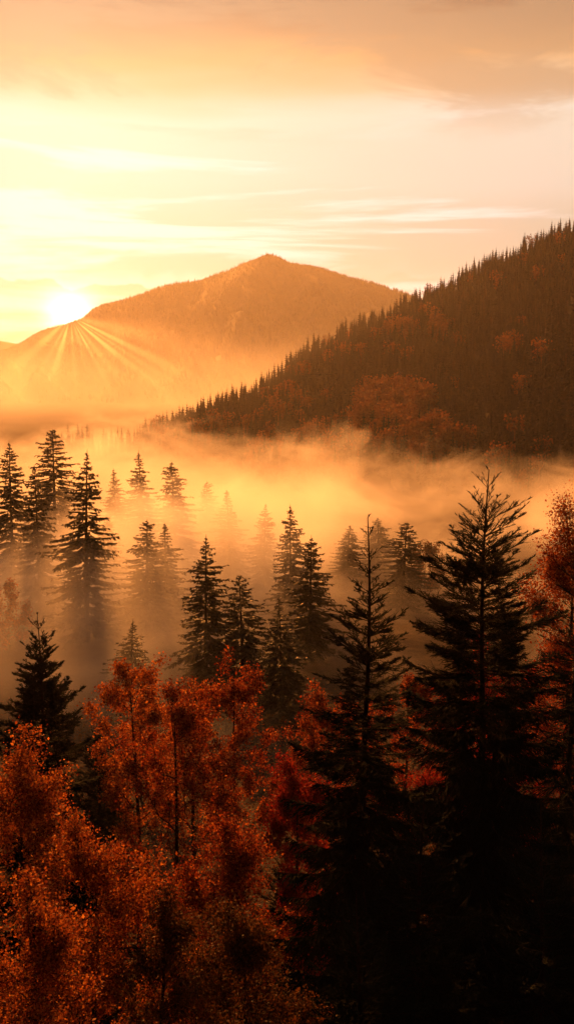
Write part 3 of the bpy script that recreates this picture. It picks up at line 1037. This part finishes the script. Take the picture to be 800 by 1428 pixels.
pv.inputs['Anisotropy'].default_value = 0.42
t.put(pv.inputs['Density'], dens)
out = t.n('ShaderNodeOutputMaterial')
t.put(out.inputs['Volume'], pv.outputs[0])
o = box('valley_fog', (-330, 60, -63), (400, 790, 14), m)
tag(o, 'glowing orange fog lying among the trees on the valley floor', 'fog', kind='stuff')

m = bpy.data.materials.new('mountain_foot_vapour')
m.use_nodes = True
t = NT(m.node_tree)
g = t.n('ShaderNodeNewGeometry')
sp = t.n('ShaderNodeSeparateXYZ')
t.put(sp.inputs[0], g.outputs['Position'])
X, Y, Z = sp.outputs
nb = t.noise(t.vm('MULTIPLY', g.outputs['Position'], (1, .5, 2.0)), 0.0035, 3.0, 0.55)
tz = t.m('ADD', Z, t.m('MULTIPLY', t.m('SUBTRACT', nb, .5), -150))
f = t.m('MULTIPLY', t.m('POWER', t.mr(tz, 95, -62, 0, 1), 2.3), t.m('MULTIPLY', t.mr(Y, 700, 1000, 0, 1, True), t.mr(Y, 3300, 2600, 0, 1, True)))
pv = t.n('ShaderNodeVolumePrincipled')
pv.inputs['Color'].default_value = (.96, .95, .94, 1)
pv.inputs['Anisotropy'].default_value = 0.45
t.put(pv.inputs['Density'], t.m('MULTIPLY', f, 0.0011))
out = t.n('ShaderNodeOutputMaterial')
t.put(out.inputs['Volume'], pv.outputs[0])
o = box('mountain_mist', (-1500, 695, -62.5), (900, 3300, 150), m)
tag(o, 'pale grey mist hiding the foot of the distant mountain', 'mist', kind='stuff')

# beams of light shaped as denser mist streaks, fanned out before the far mountain
m = bpy.data.materials.new('sunbeam_shaped_mist')
m.use_nodes = True
t = NT(m.node_tree)
g = t.n('ShaderNodeNewGeometry')
pos = g.outputs['Position']
a_ = gd.normalized()
e1 = Vector((a_.y, -a_.x, 0)).normalized()
e2 = e1.cross(a_).normalized()
u = t.vm('DOT_PRODUCT', pos, tuple(e1), 1)
v = t.vm('DOT_PRODUCT', pos, tuple(e2), 1)
phi = t.m('DIVIDE', t.m('ARCTAN2', t.m('MULTIPLY', v, -1.0), u), math.pi)
fc = t.n('ShaderNodeFloatCurve')
cv = fc.mapping.curves[0]
cv.points[0].location = (0, 0); cv.points[1].location = (1, 0)
for p_, a2, w2 in ((.085, .30, .022), (.150, .8, .012), (.185, .45, .008), (.222, 1.0, .013), (.30, .35, .016), (.345, .8, .011), (.405, .4, .020),
                   (.485, .6, .012), (.60, .9, .018), (.665, .35, .012), (.76, .5, .022)):
    cv.points.new(p_ - w2 * 1.9, .10); cv.points.new(p_, a2 * .85); cv.points.new(p_ + w2 * 1.9, .10)
fc.mapping.update()
t.put(fc.inputs['Value'], phi)
rad = t.m('SQRT', t.m('ADD', t.m('MULTIPLY', u, u), t.m('MULTIPLY', v, v)))
fall = t.m('MULTIPLY', t.mr(rad, 0, 60, 0, 1, True), t.m('EXPONENT', t.m('DIVIDE', rad, -380)))
sp = t.n('ShaderNodeSeparateXYZ')
t.put(sp.inputs[0], pos)
ends = t.m('MULTIPLY', t.mr(sp.outputs[1], 1500, 2300, 0, 1, True), t.mr(rad, 800, 300, 0, 1, True))
pv = t.n('ShaderNodeVolumePrincipled')
pv.inputs['Color'].default_value = (.99, .97, .94, 1)
pv.inputs['Anisotropy'].default_value = 0.6
t.put(pv.inputs['Density'], t.m('MULTIPLY', t.m('MULTIPLY', fc.outputs[0], fall), t.m('MULTIPLY', ends, 0.00048)))
out = t.n('ShaderNodeOutputMaterial')
t.put(out.inputs['Volume'], pv.outputs[0])
o = box('sunbeam_shaped_mist', (-1480, 1495, -62), (180, 3600, 330), m)
tag(o, 'sunbeams shaped as streaks of denser mist fanning down from the sun over the mountain ridge', 'sunbeams', kind='stuff')
